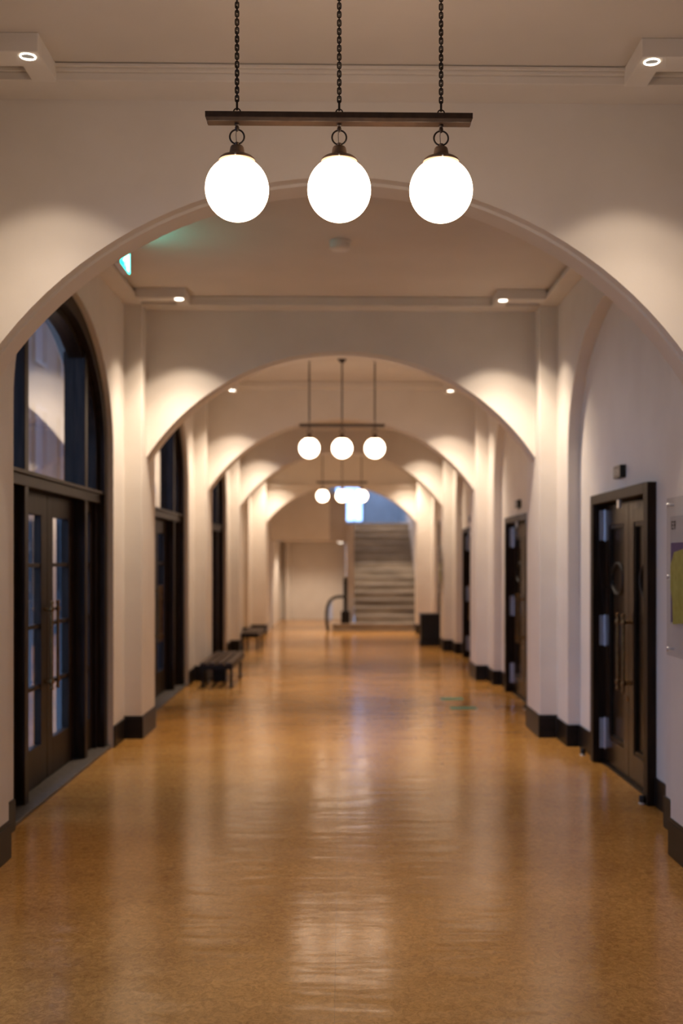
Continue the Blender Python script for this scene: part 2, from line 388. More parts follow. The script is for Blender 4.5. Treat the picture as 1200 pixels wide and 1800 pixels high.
# ------------------------------------------------------------------ glazed entrances on the left
def entrance(num, label, k):
    c = bays[k][2]
    root = empty('door_%d' % num, (-X(RX), Y(c), 0))
    tag(root, label, 'entrance door', kind='structure')
    # local axes: x towards the street is negative, y along the hall
    a_o = HALF * 2000; W2 = 236
    def fn(s, h, d): return (-X(d - RX), s * U, Z(h))
    mo = [(-a_o, -460)] + arc(0, a_o, SPR2, RISE2, 'ellipse') + [(a_o, -460)]
    mi = [(-(a_o - 32), -460)] + arc(0, a_o - 32, SPR2, RISE2 - 34, 'ellipse') + [(a_o - 32, -460)]
    f = MB().band(mo, mi, fn, 572, 630)
    mi2 = [(-(a_o - 48), -460)] + arc(0, a_o - 48, SPR2, RISE2 - 50, 'ellipse') + [(a_o - 48, -460)]
    f.band(mi, mi2, fn, 590, 622)
    f.build('arched_frame', M['wood'], root, smooth=True)
    ai, bi = a_o - 34, RISE2 - 36
    zc = lambda s: SPR2 + bi * math.sqrt(max(0, 1 - (s / ai) ** 2))
    for sg in (-1, 1):
        p = MB().prism([(sg * (W2 - 2), -460), (sg * (W2 + 24), -460), (sg * (W2 + 24), zc(W2 + 24)), (sg * (W2 - 2), zc(W2 - 2))], fn, 584, 634)
        p.build('post', M['wood'], root, bevel=0.004)
    tr = MB().box(*sorted((-X(582 - RX), -X(634 - RX))), -(ai - 2) * U, (ai - 2) * U, Z(136), Z(163))
    tr.box(*sorted((-X(576 - RX), -X(590 - RX))), -(ai - 2) * U, (ai - 2) * U, Z(157), Z(165))
    tr.build('transom', M['wood'], root, bevel=0.004)
    # upper panes
    def pane(s0, s1, zb, n=14):
        poly = [(s0, zb), (s1, zb)] + [(s1 + (s0 - s1) * i / n, zc(s1 + (s0 - s1) * i / n)) for i in range(n + 1)]
        MB().prism(poly, fn, 608, 610).build('upper_pane', M['glass'], root)
    pane(-ai + 14, -W2 - 24, 163); pane(-W2 + 2, W2 - 2, 163); pane(W2 + 24, ai - 14, 163)
    # side lights with four panes each
    for sg in (-1, 1):
        a, b = W2 + 24, ai - 12
        sl = MB()
        rails = [-460, -395, -290, -185, -80, 25, 136]
        fr = MB()
        for (p, q) in ((a, a + 22), (b - 22, b)): fr.box(*sorted((-X(600 - RX), -X(624 - RX))), *sorted((sg * p * U, sg * q * U)), 0.03, Z(136))
        for z0, z1 in ((-450, -380), (112, 136)): fr.box(*sorted((-X(600 - RX), -X(624 - RX))), *sorted((sg * (a + 20) * U, sg * (b - 20) * U)), Z(z0), Z(z1))
        fo = fr.build('sidelight_frame', M['wood'], root, bevel=0.003)
        mu = MB(); 
        for z in (-257, -134, -11): mu.box(*sorted((-X(604 - RX), -X(620 - RX))), *sorted((sg * (a + 20) * U, sg * (b - 20) * U)), Z(z - 4), Z(z + 4))
        mu.build('glazing_bar', M['wood'], fo)
        MB().box(*sorted((-X(611 - RX), -X(613 - RX))), *sorted((sg * (a + 18) * U, sg * (b - 18) * U)), Z(-385), Z(116)).build('sidelight_pane', M['glass'], fo)
    # two leaves
    for sg in (-1, 1):
        lf = MB(); d0, d1 = 610, 626
        i0, i1 = 1.2, W2 - 5
        sw = 46
        def bx(m, a, b, z0, z1, da=d0, db=d1): m.box(*sorted((-X(da - RX), -X(db - RX))), *sorted((sg * a * U, sg * b * U)), Z(z0), Z(z1))
        bx(lf, i0, i0 + sw, -452, 134); bx(lf, i1 - sw, i1, -452, 134); bx(lf, i0 + sw, i1 - sw, 90, 134); bx(lf, i0 + sw, i1 - sw, -452, -375)
        leaf = lf.build('leaf', M['wood'], root, bevel=0.003)
        g = MB(); bx(g, i0 + sw - 3, i1 - sw + 3, -378, 93, 617, 619); g.build('pane', M['glass'], leaf)
        for z in (-257, -134, -11):
            m_ = MB(); bx(m_, i0 + sw, i1 - sw, z - 4, z + 4, 612, 624); m_.build('glazing_bar', M['wood'], leaf)
        # pull handle
        y = sg * (i0 + 24) * U; x = -X(d0 - RX) + 0.055
        h = MB(); h.tube([(x, y, Z(-262)), (x, y, Z(-90))], [0.012, 0.012], 10)
        for z in (-250, -102):
            h.tube([(x, y, Z(z)), (x - 0.056, y, Z(z))], 0.009, 8); h.lathe([(0.0, -0.02), (0.017, -0.014), (0.02, 0), (0.017, 0.014), (0, 0.02)], (x, y, Z(z)), 12)
        for z in (-264, -88): h.lathe([(0, -0.016), (0.014, -0.01), (0.017, 0), (0.012, 0.012), (0, 0.018)], (x, y, Z(z)), 12)
        h.build('pull_handle', M['brass'], leaf, smooth=True)
    th = MB().box(-0.16, X(26), -(a_o - 2) * U, (a_o - 2) * U, -0.004, 0.022)
    th.build('threshold', M['stone'], root, bevel=0.006)
    return root
entrance(4, 'glazed entrance in the left recess beside the camera', 1)
entrance(1, 'nearest visible glazed double entrance door in the left arch, with brass pulls', 2)
entrance(2, 'second glazed entrance on the left, just before the nearer bench', 3)
entrance(3, 'third glazed entrance on the left, behind the nearer bench', 4)

# ------------------------------------------------------------------ dark double doors on the right
def double_door(num, label, c, top=DOOR_TOP):
    root = empty('door_%d' % num, (X(RX), Y(c), 0))
    tag(root, label, 'door', kind='structure')
    Wh = DOOR_H * 2000
    def bx(m, a, b, z0, z1, da, db): m.box(X(da - RX), X(db - RX), a * U, b * U, Z(z0), Z(z1)); return m
    fr = MB()
    bx(fr, -Wh + 1, -Wh + 30, -460, top - 1, 571, 630); bx(fr, Wh - 30, Wh - 1, -460, top - 1, 571, 630); bx(fr, -Wh + 30, Wh - 30, top - 22, top - 1, 571, 630)
    bx(fr, -Wh + 30, -Wh + 38, -460, top - 22, 612, 630); bx(fr, Wh - 38, Wh - 30, -460, top - 22, 612, 630); bx(fr, -Wh + 38, Wh - 38, top - 32, top - 22, 612, 630)
    fr.build('door_frame', M['wood'], root, bevel=0.004)
    L = Wh - 33
    for sg in (-1, 1):
        o = lambda a, b: sorted((sg * a, sg * b))
        lf = MB(); z0, z1 = -457, top - 25
        sw = 38
        bx(lf, *o(1.2, 1.2 + sw), z0, z1, 598, 610); bx(lf, *o(L - sw, L), z0, z1, 598, 610)
        bx(lf, *o(1.2 + sw, L - sw), z1 - 45, z1, 598, 610); bx(lf, *o(1.2 + sw, L - sw), z0, z0 + 58, 598, 610)
        leaf = lf.build('leaf', M['woodpanel'], root, bevel=0.002)
        pn = MB(); bx(pn, *o(1.2 + sw - 3, L - sw + 3), z0 + 55, z1 - 42, 606, 609); pn.build('panel', M['woodpanel'], leaf)
        mo = MB()
        for (a, b, c0, c1) in ((1.2 + sw, 1.2 + sw + 9, z0 + 58, z1 - 45), (L - sw - 9, L - sw, z0 + 58, z1 - 45), (1.2 + sw + 9, L - sw - 9, z1 - 54, z1 - 45), (1.2 + sw + 9, L - sw - 9, z0 + 58, z0 + 67)):
            bx(mo, *o(a, b), c0, c1, 600, 607)
        mo.build('panel_moulding', M['black'], leaf, bevel=0.003)
        cy = sg * (L * 0.56) * U; ring = [(X(604 - RX), cy + math.cos(t * PI / 18) * 50 * U, Z(-42) + math.sin(t * PI / 18) * 34 * U) for t in range(36)]
        MB().tube(ring, 0.011, 8, closed=True).build('round_rim', M['rubber'], leaf, smooth=True)
        y = sg * 24 * U; x = X(598 - RX) - 0.06
        h = MB(); h.tube([(x, y, Z(-268)), (x, y, Z(-118))], 0.011, 10)
        for z in (-256, -130):
            h.tube([(x, y, Z(z)), (x + 0.061, y, Z(z))], 0.009, 8); h.lathe([(0.0, -0.02), (0.017, -0.014), (0.02, 0), (0.017, 0.014), (0, 0.02)], (x, y, Z(z)), 12)
        for z in (-270, -116): h.lathe([(0, -0.016), (0.013, -0.01), (0.016, 0), (0.011, 0.012), (0, 0.018)], (x, y, Z(z)), 12)
        h.build('pull_handle', M['brass'], leaf, smooth=True)
        for zc in (78, -160, -393):
            hg = MB(); yy = sg * (Wh - 30.6)
            bx(hg, *sorted((yy - sg * 1.0, yy + sg * 0.4)), zc - 34, zc + 34, 586, 600)
            hg.tube([(X(599 - RX), (yy - sg * 3) * U, Z(zc - 36)), (X(599 - RX), (yy - sg * 3) * U, Z(zc + 36))], 0.009, 10)
            hg.build('hinge', M['steel'], root, bevel=0.001)
    lk = MB().lathe([(0, 0), (0.02, 0.002), (0.02, 0.008), (0.012, 0.014), (0, 0.015)], (X(596.5 - RX), 0.03, Z(-290)), 16, 'x'); lk.build('lock', M['brass'], root, smooth=True)
    ar = MB(); ar.box(X(574 - RX), X(580 - RX), -0.045, 0.01, Z(top - 40), Z(top - 4)); ar.build('closer_bracket', M['steel'], root, bevel=0.003)
    th = MB(); bx(th, -Wh + 30, Wh - 30, -460.5, -457, 590, 640); th.build('threshold', M['base'], root)
    bk = MB(); bx(bk, -Wh - 10, Wh + 10, -460, top + 10, 695, 700)
    bk.build('back_board', M['black'], root)
    return root
double_door(5, 'nearest dark double door on the right, with steel hinges and round rims', bays[2][2] - 0.006)
double_door(6, 'second dark double door along the right wall', bays[3][2] - 0.003)
double_door(7, 'third dark double door along the right wall, a narrow sliver', bays[4][2])
double_door(8, 'farthest dark door on the right, seen edge on beside the black box', A[5] + OFF - 0.012, 232)

# ------------------------------------------------------------------ globe pendant lamps
def globe_lamp(loc, label, detailed, d, bar_h, ceil_h, chain_dz=0):
    """loc is the centre of the bar"""
    root = empty('globe_pendant_lamp', loc)
    tag(root, label, 'pendant lamp', 'three globe pendant lamps hanging along the hall')
    hx = 142.5 * U
    # bar: flat sides above, chamfered towards its underside
    prof = [(-9.5, 4.5), (9.5, 4.5), (9.5, -1.5), (7, -5), (-7, -5), (-9.5, -1.5)]
    b = MB(); n = len(prof)
    vs = [(-hx + (0.006 if z < -4 else 0), y * U, z * U) for y, z in prof] + [(hx - (0.006 if z < -4 else 0), y * U, z * U) for y, z in prof]
    b.add(vs, [tuple(range(n)), tuple(range(2 * n - 1, n - 1, -1))] + [(i, (i + 1) % n, (i + 1) % n + n, i + n) for i in range(n)])
    b.build('bar', M['bronze'], root, bevel=0.0015)
    Lc = (ceil_h - bar_h) * U
    sp = 109.3 * U
    # one chain link mesh: a stretched ring
    LH = 3.55 * U; LW = 1.75 * U
    def link_pts():
        pts = []
        for t in range(16):
            a = 2 * PI * t / 16; x = math.cos(a) * LW; z = math.sin(a) * LW
            z += (LH - LW) if z > 1e-9 else (-(LH - LW) if z < -1e-9 else 0)
            pts.append((x, 0, z))
        return pts
    for i in (-1, 0, 1):
        x = i * sp
        # top eye on the bar, hook, chain, canopy
        e = MB().tube([(x + math.cos(t * PI / 10) * 3.6 * U, 0, 4.5 * U + 2.8 * U + math.sin(t * PI / 10) * 3.6 * U) for t in range(20)], 0.0026, 8, closed=True)
        z0 = 4.5 * U + 8.6 * U
        e.tube([(x, 0, z0 - 4 * U), (x, 0, z0 + 7 * U)], 0.0042, 8)
        e.build('eye_bolt', M['chain'], root, smooth=True)
        zs = z0 + 6 * U; ze = Lc - 0.05; pitch = 4.55 * U
        cnt = int((ze - zs) / pitch)
        if detailed:
            ch = MB().tube(link_pts(), 0.0026, 6, closed=True).build('chain', M['chain'], root, smooth=True, loc=(x, 0, zs + pitch * 0.5))
            lm = MB().tube(link_pts(), 0.0026, 6, closed=True).build('link', M['chain'], ch, smooth=True, loc=(0, 0, pitch)); lm.rotation_euler = (0, 0, PI / 2)
            for j in range(2, cnt):
                c = lm.copy(); C.objects.link(c); c.parent = ch; c.location = (0, 0, pitch * j); c.rotation_euler = (0, 0, (PI / 2 if j % 2 else 0) + random.uniform(-.12, .12))
        else:
            cm = MB()
            for j in range(cnt):
                q = link_pts()
                cm.tube([((x + p[0], 0, p[2] + zs + pitch * (j + .5)) if j % 2 == 0 else (x, p[0], p[2] + zs + pitch * (j + .5))) for p in q], 0.0034, 5, closed=True)
            cm.build('chain', M['chain'], root)
        big = 1.35 if i == 0 else 1.0
        MB().lathe([(0.007, Lc - 0.055 * big), (0.02 * big, Lc - 0.045 * big), (0.045 * big, Lc - 0.014), (0.05 * big, Lc - 0.006), (0.05 * big, Lc)], (x, 0, 0), 24).build('canopy', M['bronze'], root, smooth=True)
        # stem, ring, second stem
        RZ = -19.5; RR = 7.7
        k = MB().lathe([(2.4 * U, -4.5 * U), (2.6 * U, -5 * U), (2.6 * U, -7 * U), (1.7 * U, -8 * U), (2.4 * U, -10 * U), (2.0 * U, -12.6 * U), (0.8 * U, -13.8 * U)], (x, 0, 0), 16)
        k.build('ring_clip', M['bronze'], root, smooth=True)
        MB().tube([(x + math.cos(t * PI / 20) * RR * U, 0, (RZ + math.sin(t * PI / 20) * RR) * U) for t in range(40)], 1.0 * U * 0.95, 10, closed=True).build('ring', M['chain'], root, smooth=True)
        MB().tube([(x - .002, 0.002, -12 * U), (x - .004, 0.002, -17 * U), (x - .002, .002, -26 * U)], 0.0011, 6).build('flex', M['chain'], root)
        # holder
        hz = RZ - RR
        prof = [(0.8, 2.2), (2.2, 1.6), (2.2, -0.6), (1.6, -1.4), (2.3, -1.6), (4.6, -1.7), (6.2, -2.3), (7.1, -3.6), (7.6, -6.0), (8.2, -9.4), (8.6, -10.6), (10.0, -11.3), (13.2, -12.6), (16.6, -14.0), (18.6, -15.6), (19.4, -17.0), (19.5, -18.2), (18.9, -18.4), (17.4, -16.6), (9, -12)]
        h = MB().lathe([(r * U, (hz + z) * U) for r, z in prof], (x, 0, 0), 40)
        ho = h.build('globe_holder', M['holder'], root, smooth=True)
        gz = hz - 14.0 - 34 * 0.955 - 2.0
        for a in (-PI / 2, PI / 6, PI * 5 / 6):
            px, py = x + math.cos(a) * 19.2 * U, math.sin(a) * 19.2 * U
            MB().lathe([(0, 0.0), (0.0035, 0.0005), (0.004, 0.002), (0.003, 0.004), (0, 0.0046)], (0, 0, 0), 10, 'y').build('screw', M['steel'], ho, smooth=True, loc=(px, py - 0.002, (hz - 17.2) * U))
        g = MB(); R = 34.0 * U
        pr = [(max(1e-7, R * math.sin(PI * t / 32)), -R * math.cos(PI * t / 32)) for t in range(33)]
        pr = [p for p in pr if p[1] < R * 0.93]; 
        g.lathe(pr, (x, 0, gz * U), 56)
        g.build('globe', M['globe'], root, smooth=True)
    return root
def lamp_at(d, bar_px, label, det):
    bh = (984 - bar_px) * d
    x = (-4 if det else 1.0) * d
    return globe_lamp((X(x), Y(d), Z(bh)), label, det, d, bh, CEIL)
lamp_at(0.610, 210, 'nearest bar of three lit white globes hanging on chains, in focus', True)
lamp_at(1.90, 748, 'middle bar of three lit globes, seen through the second arch', False)
lamp_at(3.19, 848, 'farthest bar of three lit globes, before the staircase', False)

# ------------------------------------------------------------------ spotlight boxes in the ceiling corners
def downlights(root, k=1.0, kb=1.0):
    # a wide flood with a clear edge plus the lamp's stronger core beam
    for e, ang, bl in ((SPOT_W * k, 96, 0.3), (BEAM_W * kb, 82, 1.0)):
        l = bpy.data.lights.new('downlight', 'SPOT'); l.energy = e; l.color = SPOT_COL; l.spot_size = math.radians(ang); l.spot_blend = bl; l.shadow_soft_size = 0.03
        lo = bpy.data.objects.new('downlight', l); C.objects.link(lo); lo.parent = root; lo.location = (0, 0, -0.04)
def spot_box(d, sg, label, drop=0):
    f0 = d - 0.080
    top, bot = CEIL, 652 - drop
    root = empty('spotlight_box', (sg * X(406), Y(f0 + 0.007), Z(bot)))
    tag(root, label, 'spotlight', 'white spotlight boxes at the foot of the cornices')
    ox, oy, oz = sg * 406, f0 + 0.007, bot
    def P(x, yd, h): return (X(sg * x - ox), Y(yd - oy), (h - oz) * U)
    b = MB()
    def bx(x0, x1, d0, d1, h0, h1): 
        p, q = P(x0, d0, h0), P(x1, d1, h1); b.box(p[0], q[0], p[1], q[1], p[2], q[2])
    # L shaped housing in plan, with a round hole left for the lamp by the ring
    poly = [(389, f0), (513, f0), (513, f0 + 0.022), (421, f0 + 0.022), (421, f0 + 0.047), (389, f0 + 0.047)]
    b.prism([(x, y) for x, y in poly], lambda x, y, h: P(x, y, h), bot, top)
    b.build('housing', M['white'], root, bevel=0.004)
    MB().lathe([(0.0300, 0.0), (0.0305, -0.003), (0.0325, -0.004), (0.035, -0.003), (0.035, 0.0)], (0, 0, 0), 32).build('lit_ring', M['ring'], root, smooth=True)
    MB().lathe([(1e-7, -0.0045), (0.012, -0.004), (0.018, -0.002), (0.0298, -0.001), (0.0298, 0.0)], (0, 0, 0), 24).build('lens', M['lens'], root, smooth=True)
    downlights(root, *((0.5, 0.28) if d == A[2] else (1.0, 1.0)))     # the nearest pair burns dimmer
    return root
SN = {2: 'nearest', 3: 'second', 4: 'third', 5: 'fourth', 6: 'fifth'}
for k in (2, 3, 4, 5, 6):
    for sg in (-1, 1):
        spot_box(A[k], sg, 'white L shaped spotlight box with lit lens, %s on the %s cornice corner' % (SN[k], 'left' if sg < 0 else 'right'), {4: 22, 6: 54}.get(k, 0))
# smoke detector
sd = empty('smoke_detector', (X(-3), Y(1.21), Z(CEIL)))
tag(sd, 'round white smoke detector on the ceiling behind the nearest arch', 'smoke detector')
MB().lathe([(0.0815, 0), (0.083, -0.006), (0.083, -0.012), (0.079, -0.014)][::-1], n=40).build('base', M['white'], sd, smooth=True)
MB().lathe([(1e-7, -0.066), (0.045, -0.066), (0.066, -0.062), (0.077, -0.052), (0.078, -0.014)], n=40).build('sensor_cover', M['white'], sd, smooth=True)

# exit sign on the left
es = empty('exit_sign', (X(-454), Y(1.18), Z(CEIL)))
tag(es, 'green lit exit sign hanging near the left wall behind the nearest arch', 'exit sign')
MB().box(-0.025, 0.025, -0.17, 0.17, -0.265, -0.11).build('housing', M['white'], es, bevel=0.003)
MB().tube([(0, 0, -0.11), (0, 0, 0)], 0.012, 10).build('stem', M['white'], es)
MB().box(0.025, 0.0275, -0.165, 0.165, -0.26, -0.115).build('lit_face', M['sign'], es)
pc = MB(); pc.box(0.0275, 0.0285, 0.05, 0.14, -0.255, -0.125)
pc.build('doorway_symbol', M['signw'], es)
fg = MB(); fg.lathe([(1e-7, -0.001), (0.016, -0.001), (0.016, 0.001), (1e-7, 0.001)], (0.0285, -0.02, -0.135), 14, 'x')
def limb(p, q, w):
    (a, b), (c, d) = p, q; dx, dy = c - a, d - b; L = math.hypot(dx, dy); nx, ny = -dy / L * w / 2, dx / L * w / 2
    fg.prism([(a + nx, b + ny), (c + nx, d + ny), (c - nx, d - ny), (a - nx, b - ny)], lambda y, z, x: (x, y, z), 0.0276, 0.0292)
limb((-.025, -.155), (-.05, -.21), .028); limb((-.05, -.205), (-.01, -.235), .016); limb((-.01, -.235), (-.01, -.272), .015)
limb((-.05, -.21), (-.09, -.235), .016); limb((-.09, -.235), (-.12, -.23), .014); limb((-.03, -.16), (.02, -.185), .013); limb((-.03, -.16), (-.08, -.165), .013); limb((-.08, -.165), (-.09, -.195), .012)
fg.v = [(x, y * .72, (z + .19) * .68 - .19) for x, y, z in fg.v]; fg.build('running_figure_symbol', M['signw'], es)

# plaques above the doors
for k in (2, 3, 4):
    c = bays[k][2]
    p = empty('door_plaque', (X(RX), Y(c), Z(184)))
    tag(p, 'small dark plaque above the %s double door on the right' % {2: 'nearest', 3: 'second', 4: 'third'}[k], 'plaque', 'plaques above the right doors')
    MB().box(-X(12), 0, -X(30), X(30), -X(13), X(13)).build('box', M['black'], p, bevel=0.003)
    MB().box(-X(12.6), -X(12), -X(27), X(27), -X(11), X(11)).build('face_plate', M['plate'], p)
    mk = MB()
    for (a, b, c0, c1) in ((-18, -15, -6, 6), (-10, -2, 3, 5), (-10, -2, -5, -3), (6, 9, -6, 6), (12, 18, -1, 1)):
        mk.box(-X(12.9), -X(12.6), -a * U, -b * U, c0 * U, c1 * U)
    mk.build('mark', M['platew'], p)

# door stops on the floor
def doorstop(x, d, label):
    o = empty('door_stop', (X(x), Y(d), 0)); tag(o, label, 'door stop', 'floor door stops')
    MB().lathe([(0.024, 0), (0.026, 0.004), (0.02, 0.012)], n=20).build('base', M['steel'], o, smooth=True)
    MB().lathe([(0.019, 0.012), (0.021, 0.02), (0.021, 0.05), (0.017, 0.057), (1e-7, 0.058)], n=20).build('rubber_buffer', M['rubber'], o, smooth=True)
doorstop(566, 1.066, 'black door stop on the floor at the near jamb of the nearest right door')
doorstop(568, 1.335, 'black door stop with steel base at the far jamb of the nearest right door')
doorstop(566, 1.742, 'black door stop on the floor at the second right door')

# ------------------------------------------------------------------ acrylic notice boards on the right piers
def letters(mb, txt, y, z, h, x0, x1):
    """blocky capitals drawn from strokes; y runs away from the viewer's left"""
    F = {'E': [(0, 0, .2, 1), (0, 0, .7, .18), (0, .41, .6, .59), (0, .82, .7, 1)], 'R': [(0, 0, .2, 1), (0, .82, .7, 1), (.5, .5, .7, 1), (0, .42, .7, .6), (.45, 0, .7, .42)],
         'T': [(0, .82, .8, 1), (.3, 0, .5, 1)], 'I': [(.2, 0, .4, 1)], 'H': [(0, 0, .2, 1), (.5, 0, .7, 1), (0, .41, .7, .59)]}
    for c in txt:
        for a, b, p, q in F.get(c, []): mb.box(x0, x1, y - a * h, y - p * h, z + b * h, z + q * h)
        y -= h * 0.95
def board(k, label, zc):
    d0, d1 = A[k] - 0.028, A[k] + TH + 0.0275
    xf = X(HX)
    o = empty('acrylic_board', (xf, Y((d0 + d1) / 2), Z(zc))); tag(o, label, 'notice board', 'clear acrylic boards on the right piers')
    hw = Y(d1 - d0) / 2; hh = 121 * U
    MB().box(-0.034, -0.028, -hw, hw, -hh, hh).build('acrylic_sheet', M['acrylic'], o, bevel=0.001)
    MB().box(-0.0275, -0.0255, -hw + 0.05, hw - 0.045, -hh + 0.17, hh - 0.1).build('backing_sheet', M['paper'], o)
    sh = MB(); sh.box(-0.0285, -0.0277, -hw + 0.07, hw - 0.06, -hh + 0.18, hh - 0.24); sh.build('purple_field', M['purple'], o)
    ys = MB(); pts = [(hw - 0.10, -hh + 0.17), (hw - 0.085, -hh + 0.30), (hw - 0.055, -hh + 0.36), (hw - 0.055, hh - 0.36), (hw - 0.12, hh - 0.29), (-hw + 0.2, hh - 0.26), (-hw + 0.1, -hh + 0.3), (-hw + 0.12, -hh + 0.2)]
    ys.prism(pts, lambda y, z, x: (x, y, z), -0.0293, -0.0286); ys.build('yellow_map', M['yellow'], o)
    tx = MB(); letters(tx, 'ER', hw - 0.07, hh - 0.17, 0.045, -0.0284, -0.0276); tx.build('heading', M['ink'], o)
    for y in (-hw + 0.03, hw - 0.03):
        for z in (-hh + 0.035, 0, hh - 0.035):
            MB().lathe([(0.008, -0.028), (0.008, 0.0)][::-1] if False else [(0.0075, 0.0), (0.0075, 0.0281)], (-0.0281, y, z), 14, 'x').build('standoff', M['steel'], o, smooth=True)
            MB().lathe([(1e-7, -0.010), (0.0115, -0.009), (0.013, -0.006), (0.013, 0.0)], (-0.034, y, z), 18, 'x').build('standoff_cap', M['steel'], o, smooth=True)
board(2, 'clear acrylic board with yellow and purple map on the nearest right pier', -26)
board(5, 'clear acrylic board far down the hall on the right pier above the black box', -48)

# ------------------------------------------------------------------ benches
def bench(d0, d1, x0, x1, label):
    cx, cd = (x0 + x1) / 2, (d0 + d1) / 2
    o = empty('slatted_bench', (X(cx), Y(cd), 0)); tag(o, label, 'bench', 'dark slatted benches on the left')
    hw = X(x1 - x0) / 2; hl = Y(d1 - d0) / 2; top = Z(-368)
    n = 4; w = 2 * hw / n
    for i in range(n):
        MB().box(-hw + i * w + 0.011, -hw + (i + 1) * w - 0.011, -hl, hl, top - 0.028, top).build('slat', M['bench'], o, bevel=0.004)
    fr = MB()
    for x in (-hw + 0.004, hw - 0.026): fr.box(x, x + 0.022, -hl + 0.004, hl - 0.004, top - 0.085, top - 0.029)
    for y in (-hl + 0.004, hl - 0.03, -0.013): fr.box(-hw + 0.026, hw - 0.026, y, y + 0.026, top - 0.085, top - 0.029)
    fr.build('frame', M['black'], o, bevel=0.002)
    for x in (-hw + 0.032, hw - 0.032):
        for y in (-hl + 0.12, hl - 0.5 * 0.9):
            MB().box(x - 0.018, x + 0.018, y - 0.018, y + 0.018, 0, top - 0.085).build('leg', M['black'], o, bevel=0.003)
bench(2.035, 2.30, -508, -388, 'nearer dark slatted bench against the left pier')
bench(2.87, 3.10, -508, -416, 'farther dark slatted bench against the left pier')
ub = empty('floor_box', (X(-458), Y(2.165), 0)); tag(ub, 'small black box on the floor under the nearer bench', 'box')
MB().box(-0.10, 0.08, -0.12, 0.12, 0, 0.15).build('body', M['black'], ub, bevel=0.006)
MB().box(-0.105, 0.085, -0.125, 0.125, 0.15, 0.165).build('lid', M['black'], ub, bevel=0.003)

# black box / pedestal on the right
pb = empty('black_pedestal', (X(484), Y(3.06), 0)); tag(pb, 'low black pedestal box on the right, before the stairs', 'pedestal')
w = X(62)
MB().box(-w, w, -0.24, 0.24, 0.07, 0.575).build('body', M['black'], pb, bevel=0.004)
MB().box(-w - 0.012, w + 0.012, -0.255, 0.255, 0, 0.07).build('plinth', M['black'], pb, bevel=0.004)
MB().box(-w - 0.015, w + 0.015, -0.258, 0.258, 0.575, 0.60).build('top', M['black'], pb, bevel=0.004)

# green tape
for (x0, x1, d, lab) in ((327, 402, 1.878, 'farther strip of green tape stuck on the floor to the right'), (336, 419, 1.762, 'nearer strip of green tape stuck on the floor to the right')):
    t = MB().box(X(x0), X(x1), Y(d) - 0.11, Y(d) + 0.11, 0.0002, 0.0012).build('floor_tape', M['tape']); tag(t, lab, 'tape', 'green tape strips on the floor')

# ------------------------------------------------------------------ stair hall
NS, RISER, D0, GO = 15, 49, 3.665, 0.043
st = empty('staircase', (X(297), Y(D0), 0)); tag(st, 'worn grey stone staircase rising at the end of the hall', 'staircase')
for i in range(NS):
    a = 86 if i > 0 else -60
    x0, x1 = X(a - 297), X(504 - 297)
    y0 = i * GO * 2000 * U; y1 = NS * GO * 2000 * U + (1.0 if i == NS - 1 else 0)
    z = (i + 1) * RISER * U
    if i == 0:
        poly = [(x0 + 0.25, y0 - 0.02), (x1 + 0.0, y0 - 0.02), (x1, 0.62), (x0, 0.62)]
        poly = [(x0 + 0.16 * (1 - math.sin(t * PI / 16)), y0 + 0.26 * (1 - math.cos((8 - t) * PI / 16)) + 0.0) for t in range(0, 9)][::-1]
        base = [(x1, y0), (x1, 0.45), (x0, 0.45)]
        pts = [(x0, 0.45), (x0, y0 + 0.16)] + [(x0 + 0.16 - 0.16 * math.cos(t * PI / 12), y0 + 0.16 - 0.16 * math.sin(t * PI / 12)) for t in range(1, 7)] + [(x1, y0), (x1, 0.45)]
        s_ = MB().prism(pts, lambda a_, b_, h: (a_, b_, h), 0, z - 0.03)
        so = s_.build('step', M['marble'], st)
        tr = MB().prism([(p[0] - (0.015 if p[0] < x1 else 0), p[1] - (0.02 if p[1] < 0.4 else 0)) for p in pts], lambda a_, b_, h: (a_, b_, h), z - 0.03, z)
        tr.build('tread', M['tread'], so, bevel=0.005)
    else:
        yb = y0 + GO * 2000 * U + 0.05 if i < NS - 1 else y1
        so = MB().box(x0, x1, y0, yb, z - RISER * U - 0.02, z - 0.03).build('step', M['marble'], st)
        MB().box(x0, x1, y0 - 0.012, yb, z - 0.03, z).build('tread', M['tread'], so, bevel=0.006)
# railing: newel post on a block, curled handrail
nr = empty('stair_railing', (X(25), Y(D0) + 0.12, Z(-411)))
tag(nr, 'black newel post with curled handrail at the foot of the stairs', 'railing')
MB().box(-0.10, 0.10, -0.10, 0.10, 0, 0.28).build('base_block', M['black'], nr, bevel=0.008)
np_ = MB().box(-0.045, 0.045, -0.045, 0.045, 0.28, 0.92); np_.box(-0.055, 0.055, -0.055, 0.055, 0.92, 0.95); np_.lathe([(0.03, 0.95), (0.045, 0.98), (0.04, 1.02), (0.02, 1.045), (1e-7, 1.05)], n=20)
np_.build('newel_post', M['black'], nr, bevel=0.004)
pts = [(-0.05, 0, 0.60), (-0.16, 0, 0.60), (-0.26, 0.0, 0.575), (-0.35, 0.0, 0.50), (-0.40, 0.0, 0.38), (-0.42, 0.0, 0.22), (-0.42, 0, 0.06), (-0.405, 0, -0.06), (-0.39, 0.0, -0.168)]
MB().tube(pts, 0.036, 10).build('curled_handrail', M['rubber'], nr, smooth=True)
pp = [(-0.29, 0.50), (-0.36, 0.42), (-0.385, 0.30), (-0.385, 0.12), (-0.36, 0.03), (-0.30, 0.03), (-0.28, 0.1)]
MB().prism(pp, lambda x, z, y: (x, y, z), -0.006, 0.006).build('glass_panel', M['glass'], nr)
